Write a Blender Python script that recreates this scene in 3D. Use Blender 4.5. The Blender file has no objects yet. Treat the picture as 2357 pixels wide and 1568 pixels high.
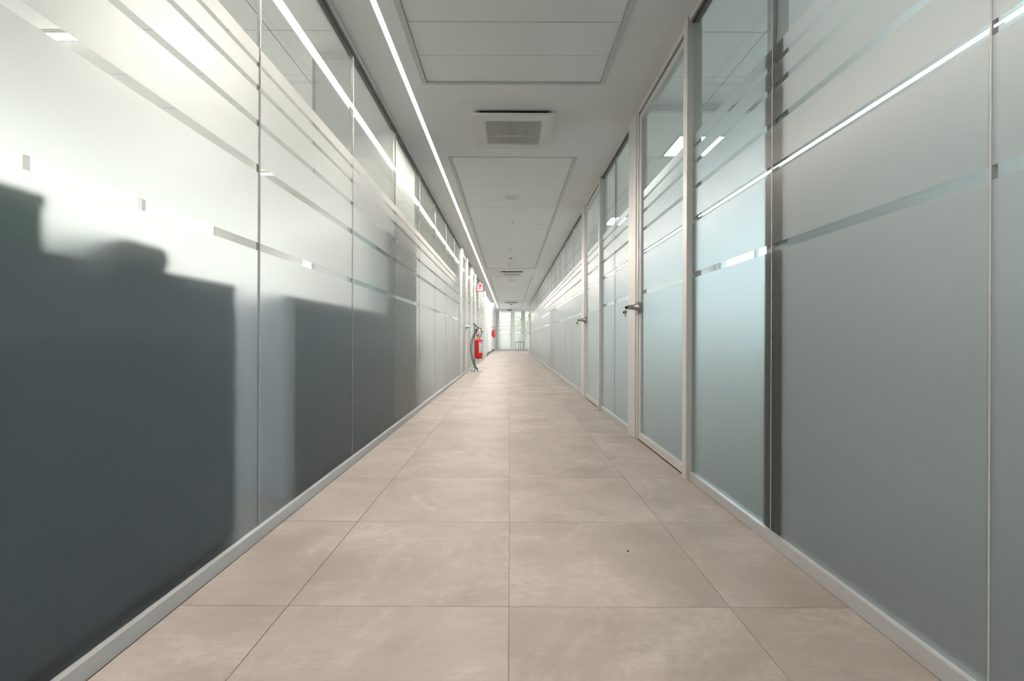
import bpy, bmesh, math, random
from mathutils import Vector, Matrix

random.seed(4)
SC = bpy.context.scene
COL = SC.collection
PI = math.pi

# ------------------------------------------------------------------ camera
HCAM = 0.80
cam_d = bpy.data.cameras.new('camera')
cam = bpy.data.objects.new('camera', cam_d)
COL.objects.link(cam)
ROLL = 0.004
M = Matrix(((math.cos(ROLL), -math.sin(ROLL), 0, 0.0),
            (0, 0, -1, 0.0),
            (math.sin(ROLL), math.cos(ROLL), 0, HCAM),
            (0, 0, 0, 1)))
cam.matrix_world = M
cam_d.sensor_width = 36.0
cam_d.sensor_fit = 'HORIZONTAL'
cam_d.lens = 36.0 * 1108.0 / 2357.0
cam_d.shift_x = 4.5 / 2357.0
cam_d.shift_y = -6.0 / 2357.0
cam_d.clip_start = 0.02
cam_d.clip_end = 300
SC.camera = cam

# ------------------------------------------------------------------ sky, sun, exposure
SKY = 4.2
world = bpy.data.worlds.new('overcast_sky')
SC.world = world
world.use_nodes = True
wn = world.node_tree.nodes
bg = wn['Background']
bg.inputs['Color'].default_value = (0.93, 0.97, 1.0, 1)
bg.inputs['Strength'].default_value = SKY

SC.view_settings.view_transform = 'Standard'
SC.view_settings.look = 'None'
SC.view_settings.gamma = 1.0
SC.view_settings.use_curve_mapping = False
SC.view_settings.exposure = 0.14

cy = SC.cycles
cy.max_bounces = 12
cy.diffuse_bounces = 6
cy.glossy_bounces = 5
cy.transmission_bounces = 8
cy.transparent_max_bounces = 40
cy.sample_clamp_indirect = 6.0
cy.caustics_reflective = False
cy.caustics_refractive = True
cy.use_denoising = True

LED = 208.0                        # strength of the corridor LED line
LEDCOL = (1.0, 0.885, 0.795, 1)
TROFFER = 88.0

HC = 2.62      # corridor ceiling
HO = 3.25      # office ceiling
XL = -1.0      # left glass plane
XR = 1.03      # right glass plane
XWL, XWR = -5.0, 5.2   # outer window walls
YB, YE = -4.0, 31.5    # back and end of the corridor
YROOM = 35.0           # window beyond the end glazing


def portal(name, loc, rot, sx, sy):
    d = bpy.data.lights.new(name, 'AREA')
    d.shape = 'RECTANGLE'
    d.size, d.size_y = sx, sy
    d.cycles.is_portal = True
    o = bpy.data.objects.new(name, d)
    o.location, o.rotation_euler = loc, rot
    COL.objects.link(o)


# window openings guide the sky light (Cycles portals give no light of their own)
portal('window_portal', (XWL - 0.12, 7.5, 1.95), (PI / 2, 0, -PI / 2), 23.0, 2.2)
portal('window_portal', (XWR + 0.12, 12.5, 1.95), (PI / 2, 0, PI / 2), 33.0, 2.2)
portal('window_portal', (1.9, YROOM + 0.12, 1.4), (PI / 2, 0, PI), 6.4, 2.9)
for o in list(COL.objects):
    if o.type == 'LIGHT':
        # local -Z must look into the building
        d = {'window_portal': Vector((1, 0, 0)), 'window_portal.001': Vector((-1, 0, 0)), 'window_portal.002': Vector((0, -1, 0))}[o.name]
        o.rotation_euler = d.to_track_quat('-Z', 'Z').to_euler()


# ------------------------------------------------------------------ materials
def s2l(c):
    return tuple((v / 255 / 12.92) if v / 255 <= 0.04045 else ((v / 255 + 0.055) / 1.055) ** 2.4 for v in c)


class NT:
    def __init__(s, name):
        s.m = bpy.data.materials.new(name)
        s.m.use_nodes = True
        s.t = s.m.node_tree
        s.t.nodes.clear()
        s.out = s.n('ShaderNodeOutputMaterial')

    def n(s, t, **k):
        x = s.t.nodes.new(t)
        for a, b in k.items():
            setattr(x, a, b)
        return x

    def l(s, a, b):
        s.t.links.new(a, b)

    def math(s, op, a, b=None):
        x = s.n('ShaderNodeMath', operation=op)
        for i, v in enumerate((a, b)):
            if v is None:
                continue
            if isinstance(v, (int, float)):
                x.inputs[i].default_value = v
            else:
                s.l(v, x.inputs[i])
        return x.outputs[0]


def principled(name, col, rough=0.5, metal=0.0, spec=0.5, noise=0.0, nscale=30.0, bump=0.0, stretch=None):
    t = NT(name)
    p = t.n('ShaderNodeBsdfPrincipled')
    p.inputs['Roughness'].default_value = rough
    p.inputs['Metallic'].default_value = metal
    p.inputs['Specular IOR Level'].default_value = spec
    p.inputs['Base Color'].default_value = (*col, 1)
    if noise or bump:
        tc = t.n('ShaderNodeTexCoord')
        mp = t.n('ShaderNodeMapping')
        if stretch:
            mp.inputs['Scale'].default_value = stretch
        t.l(tc.outputs['Object'], mp.inputs['Vector'])
        nz = t.n('ShaderNodeTexNoise')
        nz.inputs['Scale'].default_value = nscale
        nz.inputs['Detail'].default_value = 3
        t.l(mp.outputs[0], nz.inputs['Vector'])
        if noise:
            mx = t.n('ShaderNodeMix', data_type='RGBA')
            mx.inputs['A'].default_value = (*[c * (1 - noise) for c in col], 1)
            mx.inputs['B'].default_value = (*[min(1, c * (1 + noise)) for c in col], 1)
            t.l(nz.outputs['Fac'], mx.inputs['Factor'])
            t.l(mx.outputs['Result'], p.inputs['Base Color'])
        if bump:
            b = t.n('ShaderNodeBump')
            b.inputs['Strength'].default_value = bump
            b.inputs['Distance'].default_value = 0.002
            t.l(nz.outputs['Fac'], b.inputs['Height'])
            t.l(b.outputs[0], p.inputs['Normal'])
    t.l(p.outputs[0], t.out.inputs[0])
    return t.m


def schlick(t, f0=0.04, mx=1.0):
    g = t.n('ShaderNodeNewGeometry')
    d = t.n('ShaderNodeVectorMath', operation='DOT_PRODUCT')
    t.l(g.outputs['Normal'], d.inputs[0])
    t.l(g.outputs['Incoming'], d.inputs[1])
    c = t.math('ABSOLUTE', d.outputs['Value'])
    k = t.math('POWER', t.math('SUBTRACT', 1.0, c), 5.0)
    return t.math('ADD', t.math('MULTIPLY', k, mx - f0), f0)


def glass_mat(name, tint, f0=0.035):
    t = NT(name)
    tr = t.n('ShaderNodeBsdfTransparent')
    tr.inputs[0].default_value = (*tint, 1)
    gl = t.n('ShaderNodeBsdfGlossy')
    gl.inputs['Roughness'].default_value = 0.0
    gl.inputs['Color'].default_value = (0.95, 0.97, 0.96, 1)
    mx = t.n('ShaderNodeMixShader')
    t.l(schlick(t, f0), mx.inputs[0])
    t.l(tr.outputs[0], mx.inputs[1])
    t.l(gl.outputs[0], mx.inputs[2])
    t.l(mx.outputs[0], t.out.inputs[0])
    return t.m


def film_mat(name, fwd, trans, diff, rough=0.62, ior=1.32, sheen=0.28):
    """acid-etched privacy film: blurs what stands behind it, a soft sheen in front"""
    t = NT(name)
    rf = t.n('ShaderNodeBsdfRefraction')
    rf.inputs['Color'].default_value = (*fwd, 1)
    rf.inputs['Roughness'].default_value = rough
    rf.inputs['IOR'].default_value = ior
    tl = t.n('ShaderNodeBsdfTranslucent')
    tl.inputs[0].default_value = (*trans, 1)
    df = t.n('ShaderNodeBsdfDiffuse')
    df.inputs[0].default_value = (*diff, 1)
    ad = t.n('ShaderNodeAddShader')
    t.l(tl.outputs[0], ad.inputs[0])
    t.l(df.outputs[0], ad.inputs[1])
    ad2 = t.n('ShaderNodeAddShader')
    t.l(ad.outputs[0], ad2.inputs[0])
    t.l(rf.outputs[0], ad2.inputs[1])
    gl = t.n('ShaderNodeBsdfGlossy')
    gl.inputs['Roughness'].default_value = sheen
    mx = t.n('ShaderNodeMixShader')
    t.l(schlick(t, 0.04, 0.9), mx.inputs[0])
    t.l(ad2.outputs[0], mx.inputs[1])
    t.l(gl.outputs[0], mx.inputs[2])
    t.l(mx.outputs[0], t.out.inputs[0])
    return t.m


def emit_mat(name, col, strength):
    t = NT(name)
    e = t.n('ShaderNodeEmission')
    e.inputs[0].default_value = col
    e.inputs[1].default_value = strength
    t.l(e.outputs[0], t.out.inputs[0])
    return t.m


def tile_mat():
    t = NT('stone_tile')
    oi = t.n('ShaderNodeObjectInfo')
    tc = t.n('ShaderNodeTexCoord')
    # shift the pattern per tile so that veins break at the joints
    cb = t.n('ShaderNodeCombineXYZ')
    for i, k in enumerate((37.0, 91.0, 53.0)):
        t.l(t.math('MULTIPLY', oi.outputs['Random'], k), cb.inputs[i])
    va = t.n('ShaderNodeVectorMath', operation='ADD')
    t.l(tc.outputs['Object'], va.inputs[0])
    t.l(cb.outputs[0], va.inputs[1])

    def noise(scale, detail, rough=0.55, dist=0.0, stretch=None):
        v = va.outputs[0]
        if stretch:
            mp = t.n('ShaderNodeMapping')
            mp.inputs['Scale'].default_value = stretch
            t.l(v, mp.inputs['Vector'])
            v = mp.outputs[0]
        z = t.n('ShaderNodeTexNoise')
        z.inputs['Scale'].default_value = scale
        z.inputs['Detail'].default_value = detail
        z.inputs['Roughness'].default_value = rough
        z.inputs['Distortion'].default_value = dist
        t.l(v, z.inputs['Vector'])
        return z.outputs['Fac']

    def ramp(f, a, b):
        r = t.n('ShaderNodeMapRange')
        r.inputs['From Min'].default_value = a
        r.inputs['From Max'].default_value = b
        t.l(f, r.inputs['Value'])
        return r.outputs[0]

    def mix(f, a, b):
        x = t.n('ShaderNodeMix', data_type='RGBA')
        t.l(f, x.inputs['Factor'])
        for s_, v in (('A', a), ('B', b)):
            if isinstance(v, tuple):
                x.inputs[s_].default_value = (*v, 1)
            else:
                t.l(v, x.inputs[s_])
        return x.outputs['Result']

    base = mix(ramp(noise(2.2, 4), 0.3, 0.7), (0.295, 0.263, 0.238), (0.42, 0.378, 0.347))
    # dusty pale clouds
    cl = t.math('MULTIPLY', ramp(noise(2.0, 9, 0.7, 0.8), 0.49, 0.68), ramp(noise(22, 5, 0.7), 0.3, 0.62))
    c2 = mix(t.math('MULTIPLY', cl, 0.48), base, (0.62, 0.58, 0.55))
    # fine streaks along one side and speckles
    st = ramp(noise(9, 4, 0.6, 0, (1.0, 9.0, 1.0)), 0.35, 0.75)
    c3 = mix(t.math('MULTIPLY', st, 0.25), c2, (0.27, 0.225, 0.19))
    sp = ramp(noise(130, 2), 0.62, 0.78)
    c4 = mix(t.math('MULTIPLY', sp, 0.4), c3, (0.22, 0.18, 0.15))
    p = t.n('ShaderNodeBsdfPrincipled')
    t.l(c4, p.inputs['Base Color'])
    p.inputs['Specular IOR Level'].default_value = 0.45
    rr = t.n('ShaderNodeMapRange')
    rr.inputs['To Min'].default_value = 0.42
    rr.inputs['To Max'].default_value = 0.6
    t.l(noise(6, 4), rr.inputs['Value'])
    t.l(rr.outputs[0], p.inputs['Roughness'])
    b = t.n('ShaderNodeBump')
    b.inputs['Strength'].default_value = 0.12
    b.inputs['Distance'].default_value = 0.001
    t.l(noise(60, 4), b.inputs['Height'])
    t.l(b.outputs[0], p.inputs['Normal'])
    t.l(p.outputs[0], t.out.inputs[0])
    return t.m


def perforated_mat():
    """white metal ceiling tile with a 10 mm grid of pin holes"""
    t = NT('perforated_tile')
    g = t.n('ShaderNodeNewGeometry')
    sx = t.n('ShaderNodeSeparateXYZ')
    t.l(g.outputs['Position'], sx.inputs[0])
    P = 0.013

    def cell(v):
        f = t.math('FRACT', t.math('DIVIDE', t.math('ADD', v, 100.0), P))
        return t.math('POWER', t.math('SUBTRACT', f, 0.5), 2.0)
    r2 = t.math('ADD', cell(sx.outputs[0]), cell(sx.outputs[1]))
    hole = t.math('LESS_THAN', r2, 0.055)
    mx = t.n('ShaderNodeMix', data_type='RGBA')
    t.l(hole, mx.inputs['Factor'])
    mx.inputs['A'].default_value = (0.90, 0.90, 0.885, 1)
    mx.inputs['B'].default_value = (0.58, 0.59, 0.58, 1)
    p = t.n('ShaderNodeBsdfPrincipled')
    p.inputs['Roughness'].default_value = 0.5
    t.l(mx.outputs['Result'], p.inputs['Base Color'])
    t.l(p.outputs[0], t.out.inputs[0])
    return t.m


MT = dict(
    tile=tile_mat(),
    grout=principled('grout', (0.20, 0.165, 0.14), 0.9, noise=0.15, nscale=200),
    plaster=principled('ceiling_plaster', (0.89, 0.875, 0.87), 0.85, noise=0.02, nscale=6, bump=0.05),
    panel=principled('white_metal_panel', (0.89, 0.888, 0.885), 0.45, noise=0.015, nscale=5),
    ptrim=principled('grey_white_trim', (0.60, 0.61, 0.60), 0.4, noise=0.02, nscale=40),
    wall=principled('white_wall_paint', (0.86, 0.845, 0.82), 0.8, noise=0.02, nscale=8, bump=0.05),
    alu=principled('satin_aluminium', (0.70, 0.69, 0.665), 0.38, 0.25, noise=0.04, nscale=60, stretch=(1, 1, 0.02)),
    base=principled('brushed_aluminium', (0.68, 0.69, 0.70), 0.36, 0.5, noise=0.06, nscale=80, stretch=(20, 0.4, 20)),
    dark=principled('dark_gasket', (0.035, 0.04, 0.038), 0.6, noise=0.1),
    steel=principled('satin_steel', (0.50, 0.48, 0.45), 0.27, 1.0, noise=0.05, nscale=90),
    pole_steel=principled('dull_steel', (0.30, 0.30, 0.30), 0.4, 0.8, noise=0.05),
    chrome=principled('chrome', (0.50, 0.50, 0.50), 0.15, 1.0, noise=0.03),
    brass=principled('brass_key', (0.55, 0.40, 0.20), 0.3, 1.0, noise=0.05),
    pane=glass_mat('partition_glass', (0.955, 0.972, 0.962)),
    window=glass_mat('window_glass', (0.95, 0.935, 0.91)),
    window_blue=glass_mat('blue_grey_window_glass', (0.83, 0.905, 0.945)),
    film=film_mat('frosted_film', (0.325, 0.326, 0.316), (0.205, 0.207, 0.20), (0.022, 0.022, 0.022), 0.74),
    joint=principled('clear_joint_profile', (0.42, 0.44, 0.44), 0.3, noise=0.03),
    carpet=principled('grey_carpet', (0.47, 0.455, 0.43), 0.95, noise=0.25, nscale=250, bump=0.4),
    paleoak=principled('pale_vinyl', (0.60, 0.585, 0.55), 0.6, noise=0.08, nscale=9, stretch=(1, 8, 1)),
    charcoal=principled('charcoal_carpet', (0.05, 0.05, 0.05), 0.95, noise=0.25, nscale=250, bump=0.4),
    perf=perforated_mat(),
    void=principled('ceiling_void', (0.10, 0.10, 0.10), 0.9, noise=0.1),  # shade of the hollow above the panels put into a dark backing
    teal=principled('grey_green_wall', (0.27, 0.32, 0.33), 0.75, noise=0.03, nscale=5),
    cab=principled('slate_laminate', (0.36, 0.50, 0.70), 0.5, noise=0.05, nscale=12),
    cabtop=principled('slate_laminate_top', (0.34, 0.44, 0.58), 0.45, noise=0.05, nscale=12),
    boxm=principled('green_grey_card', (0.36, 0.60, 0.60), 0.8, noise=0.06),
    cloth=principled('blue_grey_fabric', (0.48, 0.62, 0.70), 0.9, noise=0.15, nscale=120, bump=0.3),
    locker=principled('grey_green_laminate', (0.42, 0.56, 0.56), 0.6, noise=0.05),
    red=principled('red_enamel', (0.62, 0.012, 0.016), 0.22, noise=0.03),
    black=principled('black_rubber', (0.018, 0.018, 0.02), 0.45, noise=0.1),
    label=principled('white_label', (0.62, 0.64, 0.66), 0.5, noise=0.05),
    ink=principled('grey_ink', (0.25, 0.27, 0.33), 0.6, noise=0.05),
    magenta=principled('purple_ink', (0.35, 0.05, 0.20), 0.6, noise=0.05),
    signred=principled('sign_red', (0.55, 0.004, 0.02), 0.4, noise=0.03),
    signwhite=principled('sign_white', (0.78, 0.76, 0.76), 0.4, noise=0.02),
    signgreen=principled('sign_green', (0.02, 0.24, 0.11), 0.4, noise=0.03),
    signdark=principled('sign_box_grey', (0.06, 0.055, 0.06), 0.4, noise=0.05),
    white=principled('white_plastic', (0.80, 0.79, 0.77), 0.35, noise=0.02),
    cream=principled('cream_plastic', (0.74, 0.71, 0.64), 0.4, noise=0.02),
    leaf=principled('leaf_green', (0.06, 0.13, 0.045), 0.45, noise=0.3, nscale=14),
    pot=principled('grey_pot', (0.20, 0.19, 0.18), 0.6, noise=0.1),
    soil=principled('potting_soil', (0.05, 0.035, 0.025), 0.95, noise=0.4, nscale=80, bump=0.5),
    grass=principled('pale_paving', (0.56, 0.56, 0.53), 0.95, noise=0.15, nscale=2.0),
    pale_leaf=principled('sunlit_leaf', (0.42, 0.46, 0.22), 0.6, noise=0.2, nscale=14),  # overexposed daylight put into the pale leaf colour
    bark=principled('bark', (0.10, 0.07, 0.05), 0.9, noise=0.3, nscale=12, bump=0.5),
    blackbase=principled('black_skirting', (0.06, 0.055, 0.05), 0.5, noise=0.1),
    column=principled('grey_column_paint', (0.74, 0.745, 0.75), 0.75, noise=0.02),
    led=emit_mat('led_diffuser', LEDCOL, LED),
    linear=emit_mat('lit_linear_diffuser', (1.0, 0.93, 0.86, 1), 85.0),
    troffer=emit_mat('lit_diffuser', (1.0, 0.97, 0.93, 1), TROFFER),
)


# ------------------------------------------------------------------ builders
def add_box(bm, x0, x1, y0, y1, z0, z1):
    vs = [bm.verts.new((x, y, z)) for x in (x0, x1) for y in (y0, y1) for z in (z0, z1)]
    for f in ((0, 1, 3, 2), (4, 6, 7, 5), (0, 4, 5, 1), (2, 3, 7, 6), (0, 2, 6, 4), (1, 5, 7, 3)):
        bm.faces.new([vs[i] for i in f])
    return vs


def add_bbox(bm, x0, x1, y0, y1, z0, z1, b):
    """box with chamfered edges"""
    t = bmesh.new()
    add_box(t, x0, x1, y0, y1, z0, z1)
    bmesh.ops.bevel(t, geom=t.edges[:], offset=b, segments=2, profile=0.6, affect='EDGES')
    me = bpy.data.meshes.new('tmp')
    t.to_mesh(me)
    t.free()
    bm.from_mesh(me)
    bpy.data.meshes.remove(me)


def add_lathe(bm, prof, seg=24, axis='Z', origin=(0, 0, 0), a0=0.0, a1=2 * PI):
    """profile [(r, h)] turned round an axis"""
    full = abs(a1 - a0 - 2 * PI) < 1e-6
    n = seg if full else seg + 1
    o = Vector(origin)
    rings = []
    for r, h in prof:
        ring = []
        for i in range(n):
            a = a0 + (a1 - a0) * i / seg
            c, s_ = r * math.cos(a), r * math.sin(a)
            p = {'Z': (c, s_, h), 'X': (h, c, s_), 'Y': (s_, h, c)}[axis]
            ring.append(bm.verts.new(o + Vector(p)))
        rings.append(ring)
    for a, b in zip(rings, rings[1:]):
        for i in range(seg):
            j = (i + 1) % n
            bm.faces.new((a[i], a[j], b[j], b[i]))
    if full:
        if prof[0][0] > 1e-6:
            bm.faces.new(list(reversed(rings[0])))
        if prof[-1][0] > 1e-6:
            bm.faces.new(rings[-1])


def add_tube(bm, pts, r, seg=10, smooth=6):
    """round tube along a Catmull-Rom path; r a number or one radius per point"""
    P = [Vector(p) for p in pts]
    R = r if isinstance(r, (list, tuple)) else [r] * len(P)
    path, rad = [], []
    for i in range(len(P) - 1):
        p0, p1, p2, p3 = P[max(i - 1, 0)], P[i], P[i + 1], P[min(i + 2, len(P) - 1)]
        k = smooth if len(P) > 2 else 1
        for j in range(k):
            u = j / k
            path.append(0.5 * ((2 * p1) + (p2 - p0) * u + (2 * p0 - 5 * p1 + 4 * p2 - p3) * u * u + (3 * p1 - p0 - 3 * p2 + p3) * u ** 3))
            rad.append(R[i] * (1 - u) + R[i + 1] * u)
    path.append(P[-1])
    rad.append(R[-1])
    rings = []
    up = Vector((0, 0, 1)) if abs((path[1] - path[0]).normalized().z) < 0.9 else Vector((1, 0, 0))
    for i, p in enumerate(path):
        d = (path[min(i + 1, len(path) - 1)] - path[max(i - 1, 0)]).normalized()
        s_ = d.cross(up)
        if s_.length < 1e-4:
            s_ = d.orthogonal()
        s_.normalize()
        up = s_.cross(d).normalized()
        rings.append([bm.verts.new(p + (s_ * math.cos(a) + up * math.sin(a)) * rad[i]) for a in [2 * PI * k / seg for k in range(seg)]])
    for a, b in zip(rings, rings[1:]):
        for i in range(seg):
            j = (i + 1) % seg
            bm.faces.new((a[i], a[j], b[j], b[i]))
    bm.faces.new(list(reversed(rings[0])))
    bm.faces.new(rings[-1])


def add_plate(bm, pts, origin, u, v, thick):
    """flat outline pts (a, b) spanned by u, v; extruded along u x v"""
    o, u, v = Vector(origin), Vector(u), Vector(v)
    n = u.cross(v).normalized() * thick
    top = [bm.verts.new(o + u * a + v * b + n) for a, b in pts]
    bot = [bm.verts.new(o + u * a + v * b) for a, b in pts]
    bm.faces.new(top)
    bm.faces.new(list(reversed(bot)))
    for i in range(len(pts)):
        j = (i + 1) % len(pts)
        bm.faces.new((bot[i], bot[j], top[j], top[i]))


def obj(name, bm, mat, parent=None, smooth=False, loc=(0, 0, 0)):
    me = bpy.data.meshes.new(name)
    bmesh.ops.recalc_face_normals(bm, faces=bm.faces[:])
    bm.to_mesh(me)
    bm.free()
    me.materials.append(MT[mat])
    if smooth:
        for p in me.polygons:
            p.use_smooth = True
        me.set_sharp_from_angle(angle=math.radians(38))
    o = bpy.data.objects.new(name, me)
    COL.objects.link(o)
    o.parent = parent
    o.location = loc
    return o


_cache = {}


def bx(name, x0, x1, y0, y1, z0, z1, mat, parent=None, bevel=0.0):
    """one box as an object of its own; alike boxes share their mesh. Coordinates are local to the parent."""
    d = tuple(round(v, 4) for v in (x1 - x0, y1 - y0, z1 - z0))
    key = (d, mat, bevel)
    me = _cache.get(key)
    if me is None:
        bm = bmesh.new()
        h = [v / 2 for v in d]
        (add_bbox(bm, -h[0], h[0], -h[1], h[1], -h[2], h[2], bevel) if bevel else add_box(bm, -h[0], h[0], -h[1], h[1], -h[2], h[2]))
        bmesh.ops.recalc_face_normals(bm, faces=bm.faces[:])
        me = bpy.data.meshes.new(name)
        bm.to_mesh(me)
        bm.free()
        me.materials.append(MT[mat])
        _cache[key] = me
    o = bpy.data.objects.new(name, me)
    COL.objects.link(o)
    o.parent = parent
    o.location = ((x0 + x1) / 2, (y0 + y1) / 2, (z0 + z1) / 2)
    return o


def quad(name, pts, mat, parent, facing):
    """a film: one sheet"""
    bm = bmesh.new()
    f = bm.faces.new([bm.verts.new(p) for p in pts])
    f.normal_update()
    if f.normal.dot(Vector(facing)) < 0:
        f.normal_flip()
    me = bpy.data.meshes.new(name)
    bm.to_mesh(me)
    bm.free()
    me.materials.append(MT[mat])
    o = bpy.data.objects.new(name, me)
    COL.objects.link(o)
    o.parent = parent
    return o


def empty(name, loc=(0, 0, 0), rz=0.0):
    o = bpy.data.objects.new(name, None)
    COL.objects.link(o)
    o.location = loc
    o.rotation_euler = (0, 0, rz)
    o.empty_display_size = 0.1
    return o


def struct(o):
    o['kind'] = 'structure'
    return o


def thing(o, label, cat, group=None):
    o['label'] = label
    o['category'] = cat
    if group:
        o['group'] = group
    return o


def copy_tree(o, parent=None):
    c = o.copy()
    COL.objects.link(c)
    c.parent = parent
    for ch in list(o.children):
        copy_tree(ch, c)
    return c


# ------------------------------------------------------------------ floor
floor = struct(empty('floor'))
bx('screed', XL - 0.1, XR + 0.1, YB, YROOM, -0.12, -0.0025, 'grout', floor)
PITCH, G = 0.6595, 0.0022
Y0 = 1.432
xcols = [(-0.979, -0.658), (-0.658, 0.0), (0.0, 0.658), (0.658, 1.014)]
r = -4
while True:
    a = Y0 + PITCH * r
    b = a + PITCH
    if a > YE + 0.1:
        break
    for x0, x1 in xcols:
        bx('tile', x0 + G / 2, x1 - G / 2, a + G / 2, b - G / 2, -0.011, random.choice((0.0, 0.0, 0.0002, -0.0002)), 'tile', floor)
    r += 1
f2 = struct(empty('floor'))
bx('carpet', XWL, XL - 0.035, YB, 19.2, -0.12, 0.0, 'paleoak', f2)
bx('carpet', XR + 0.035, XWR, YB, 1.9, -0.12, 0.0, 'charcoal', f2)
bx('carpet', XR + 0.035, XWR, 1.9, YE, -0.12, 0.0, 'carpet', f2)
bx('carpet', -1.2, XR + 0.1, YE + 0.2, YROOM, -0.0024, 0.0, 'carpet', f2)
bx('carpet', XR + 0.1, XWR, YE, YROOM, -0.12, 0.0, 'carpet', f2)
ground = struct(obj('ground', (lambda b: (add_box(b, -90, 90, -60, 140, -3.6, -3.5), b)[1])(bmesh.new()), 'grass'))

# ------------------------------------------------------------------ corridor ceiling
ceiling = struct(empty('ceiling'))
BX0, BX1 = -0.637, 0.672          # bay opening
LX0, LX1 = -0.762, -0.732         # LED groove
BAYS = [(0.10, 3.455, 3.112, 0.3305), (4.836, 12.66, 5.092, 0.3275), (14.20, 23.60, 14.53, 0.33), (25.10, 30.40, 25.43, 0.33)]
bm = bmesh.new()
add_box(bm, XL - 0.02, LX0, YB, YE, HC, HC + 0.09)
add_box(bm, LX1, BX0, YB, YE, HC, HC + 0.09)
add_box(bm, BX1, XR + 0.02, YB, YE, HC, HC + 0.09)
prev = YB
for a, b, *_ in BAYS + [(YE, YE)]:
    add_box(bm, BX0, BX1, prev, a, HC, HC + 0.09)
    prev = b
obj('plasterboard', bm, 'plaster', ceiling)
bx('ceiling_void', XL - 0.02, XR + 0.02, YB, YE, HC + 0.11, HC + 0.15, 'void', ceiling)
for a, b, j, p in BAYS:
    bm = bmesh.new()
    w = 0.034
    for (x0, x1, y0, y1) in ((BX0, BX0 + w, a, b), (BX1 - w, BX1, a, b), (BX0 + w, BX1 - w, a, a + 0.02), (BX0 + w, BX1 - w, b - 0.022, b)):
        add_box(bm, x0, x1, y0, y1, HC - 0.004, HC + 0.03)
    obj('bay_trim', bm, 'ptrim', ceiling)
    ys = [a + 0.02]
    y = j
    while y > a + 0.06:
        y -= p
    y += p
    while y < b - 0.08:
        ys.append(y)
        y += p
    ys.append(b - 0.022)
    for y0, y1 in zip(ys, ys[1:]):
        # metal plank: flat face with turned-up edges
        bx('ceiling_panel', BX0 + w + 0.003, BX1 - w - 0.003, y0 + 0.003, y1 - 0.003, HC + 0.006 + random.choice((0, 0, 0.001)), HC + 0.022, 'panel', ceiling)

# ------------------------------------------------------------------ office ceilings and outer shell
GP = 0.656
GX = 2.03       # a grid line on the right lies at this x, on the left at -1.92


def office_ceiling(x0, x1, xg, y0, y1):
    c = struct(empty('ceiling'))
    bx('ceiling_void', x0, x1, y0, y1, HO + 0.02, HO + 0.12, 'void', c)
    k = math.floor((x0 - xg) / GP)
    xs = []
    while xg + GP * k < x1:
        xs.append(xg + GP * k)
        k += 1
    xs.append(xs[-1] + GP)
    yy = 3.845 - GP * 12
    while yy < y1:
        for a, b in zip(xs, xs[1:]):
            aa, bb = max(a, x0) + 0.004, min(b, x1) - 0.004
            ya, yb = max(yy, y0) + 0.004, min(yy + GP, y1) - 0.004
            if bb - aa > 0.03 and yb - ya > 0.03 and not any(abs((aa + bb) / 2 - tx) < 0.2 and abs((ya + yb) / 2 - ty) < 0.2 for tx, ty in TROFF):
                bx('ceiling_tile', aa, bb, ya, yb, HO, HO + 0.015, 'perf', c)
        yy += GP
    return c


TROFF = [(GX + GP / 2, 3.845 + GP * (k + 0.5)) for k in (-5, 3, 9, 14, 20, 26, 32)]
office_ceiling(XWL, XL - 0.05, -1.93, -0.2, 19.2)
office_ceiling(XR + 0.05, XWR, GX, 0.3, YE)
bm = bmesh.new()
add_box(bm, XWL - 0.2, XWL, -3.4, -0.2, HO, HO + 0.1)
add_box(bm, XWL - 0.2, XL, YB, -0.2, HO, HO + 0.1)
add_box(bm, XR, XWR + 0.2, YB, 0.3, HO, HO + 0.1)
add_box(bm, -1.3, XWR + 0.2, YE, YROOM + 0.2, HC, HC + 0.7)
struct(obj('ceiling', bm, 'plaster'))

# bulkheads over the glass, end walls
bm = bmesh.new()
add_box(bm, XL - 0.05, XL + 0.0, YB, 19.3, HC + 0.01, HO + 0.1)
wl = struct(obj('wall_left', bm, 'wall'))
bm = bmesh.new()
add_box(bm, XR, XR + 0.05, YB, YE, HC + 0.01, HO + 0.1)
wr = struct(obj('wall_right', bm, 'wall'))
bm = bmesh.new()
add_box(bm, XWL - 0.2, XWR + 0.2, YB - 0.2, YB, -0.1, HO + 0.1)
struct(obj('wall_back', bm, 'wall'))
# solid wall past the left offices, with a pier and a shallow recess
bm = bmesh.new()
add_box(bm, XWL - 0.2, -1.02, 19.2, 21.6, 0, HO + 0.1)
add_box(bm, -1.3, -1.10, 21.6, YE, 0, HO)
add_box(bm, -1.3, -1.05, 26.3, 26.9, 0, HC)
add_box(bm, -1.3, -1.06, 30.7, YE, 0, HC)
add_box(bm, -1.4, -1.2, YE, YROOM, -0.1, HC)
struct(obj('wall_far_left', bm, 'wall'))
bm = bmesh.new()
add_box(bm, -1.112, -1.088, 21.6, 26.3, 0, 0.075)
add_box(bm, -1.06, -1.005, 21.0, 21.62, 0, 0.075)
add_box(bm, -1.06, -1.038, 26.28, 26.92, 0, 0.075)
add_box(bm, -1.112, -1.088, 26.9, 30.7, 0, 0.075)
add_box(bm, -1.07, -1.048, 30.68, YE - 0.06, 0, 0.075)
struct(obj('baseboard_far_left', bm, 'blackbase'))


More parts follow.
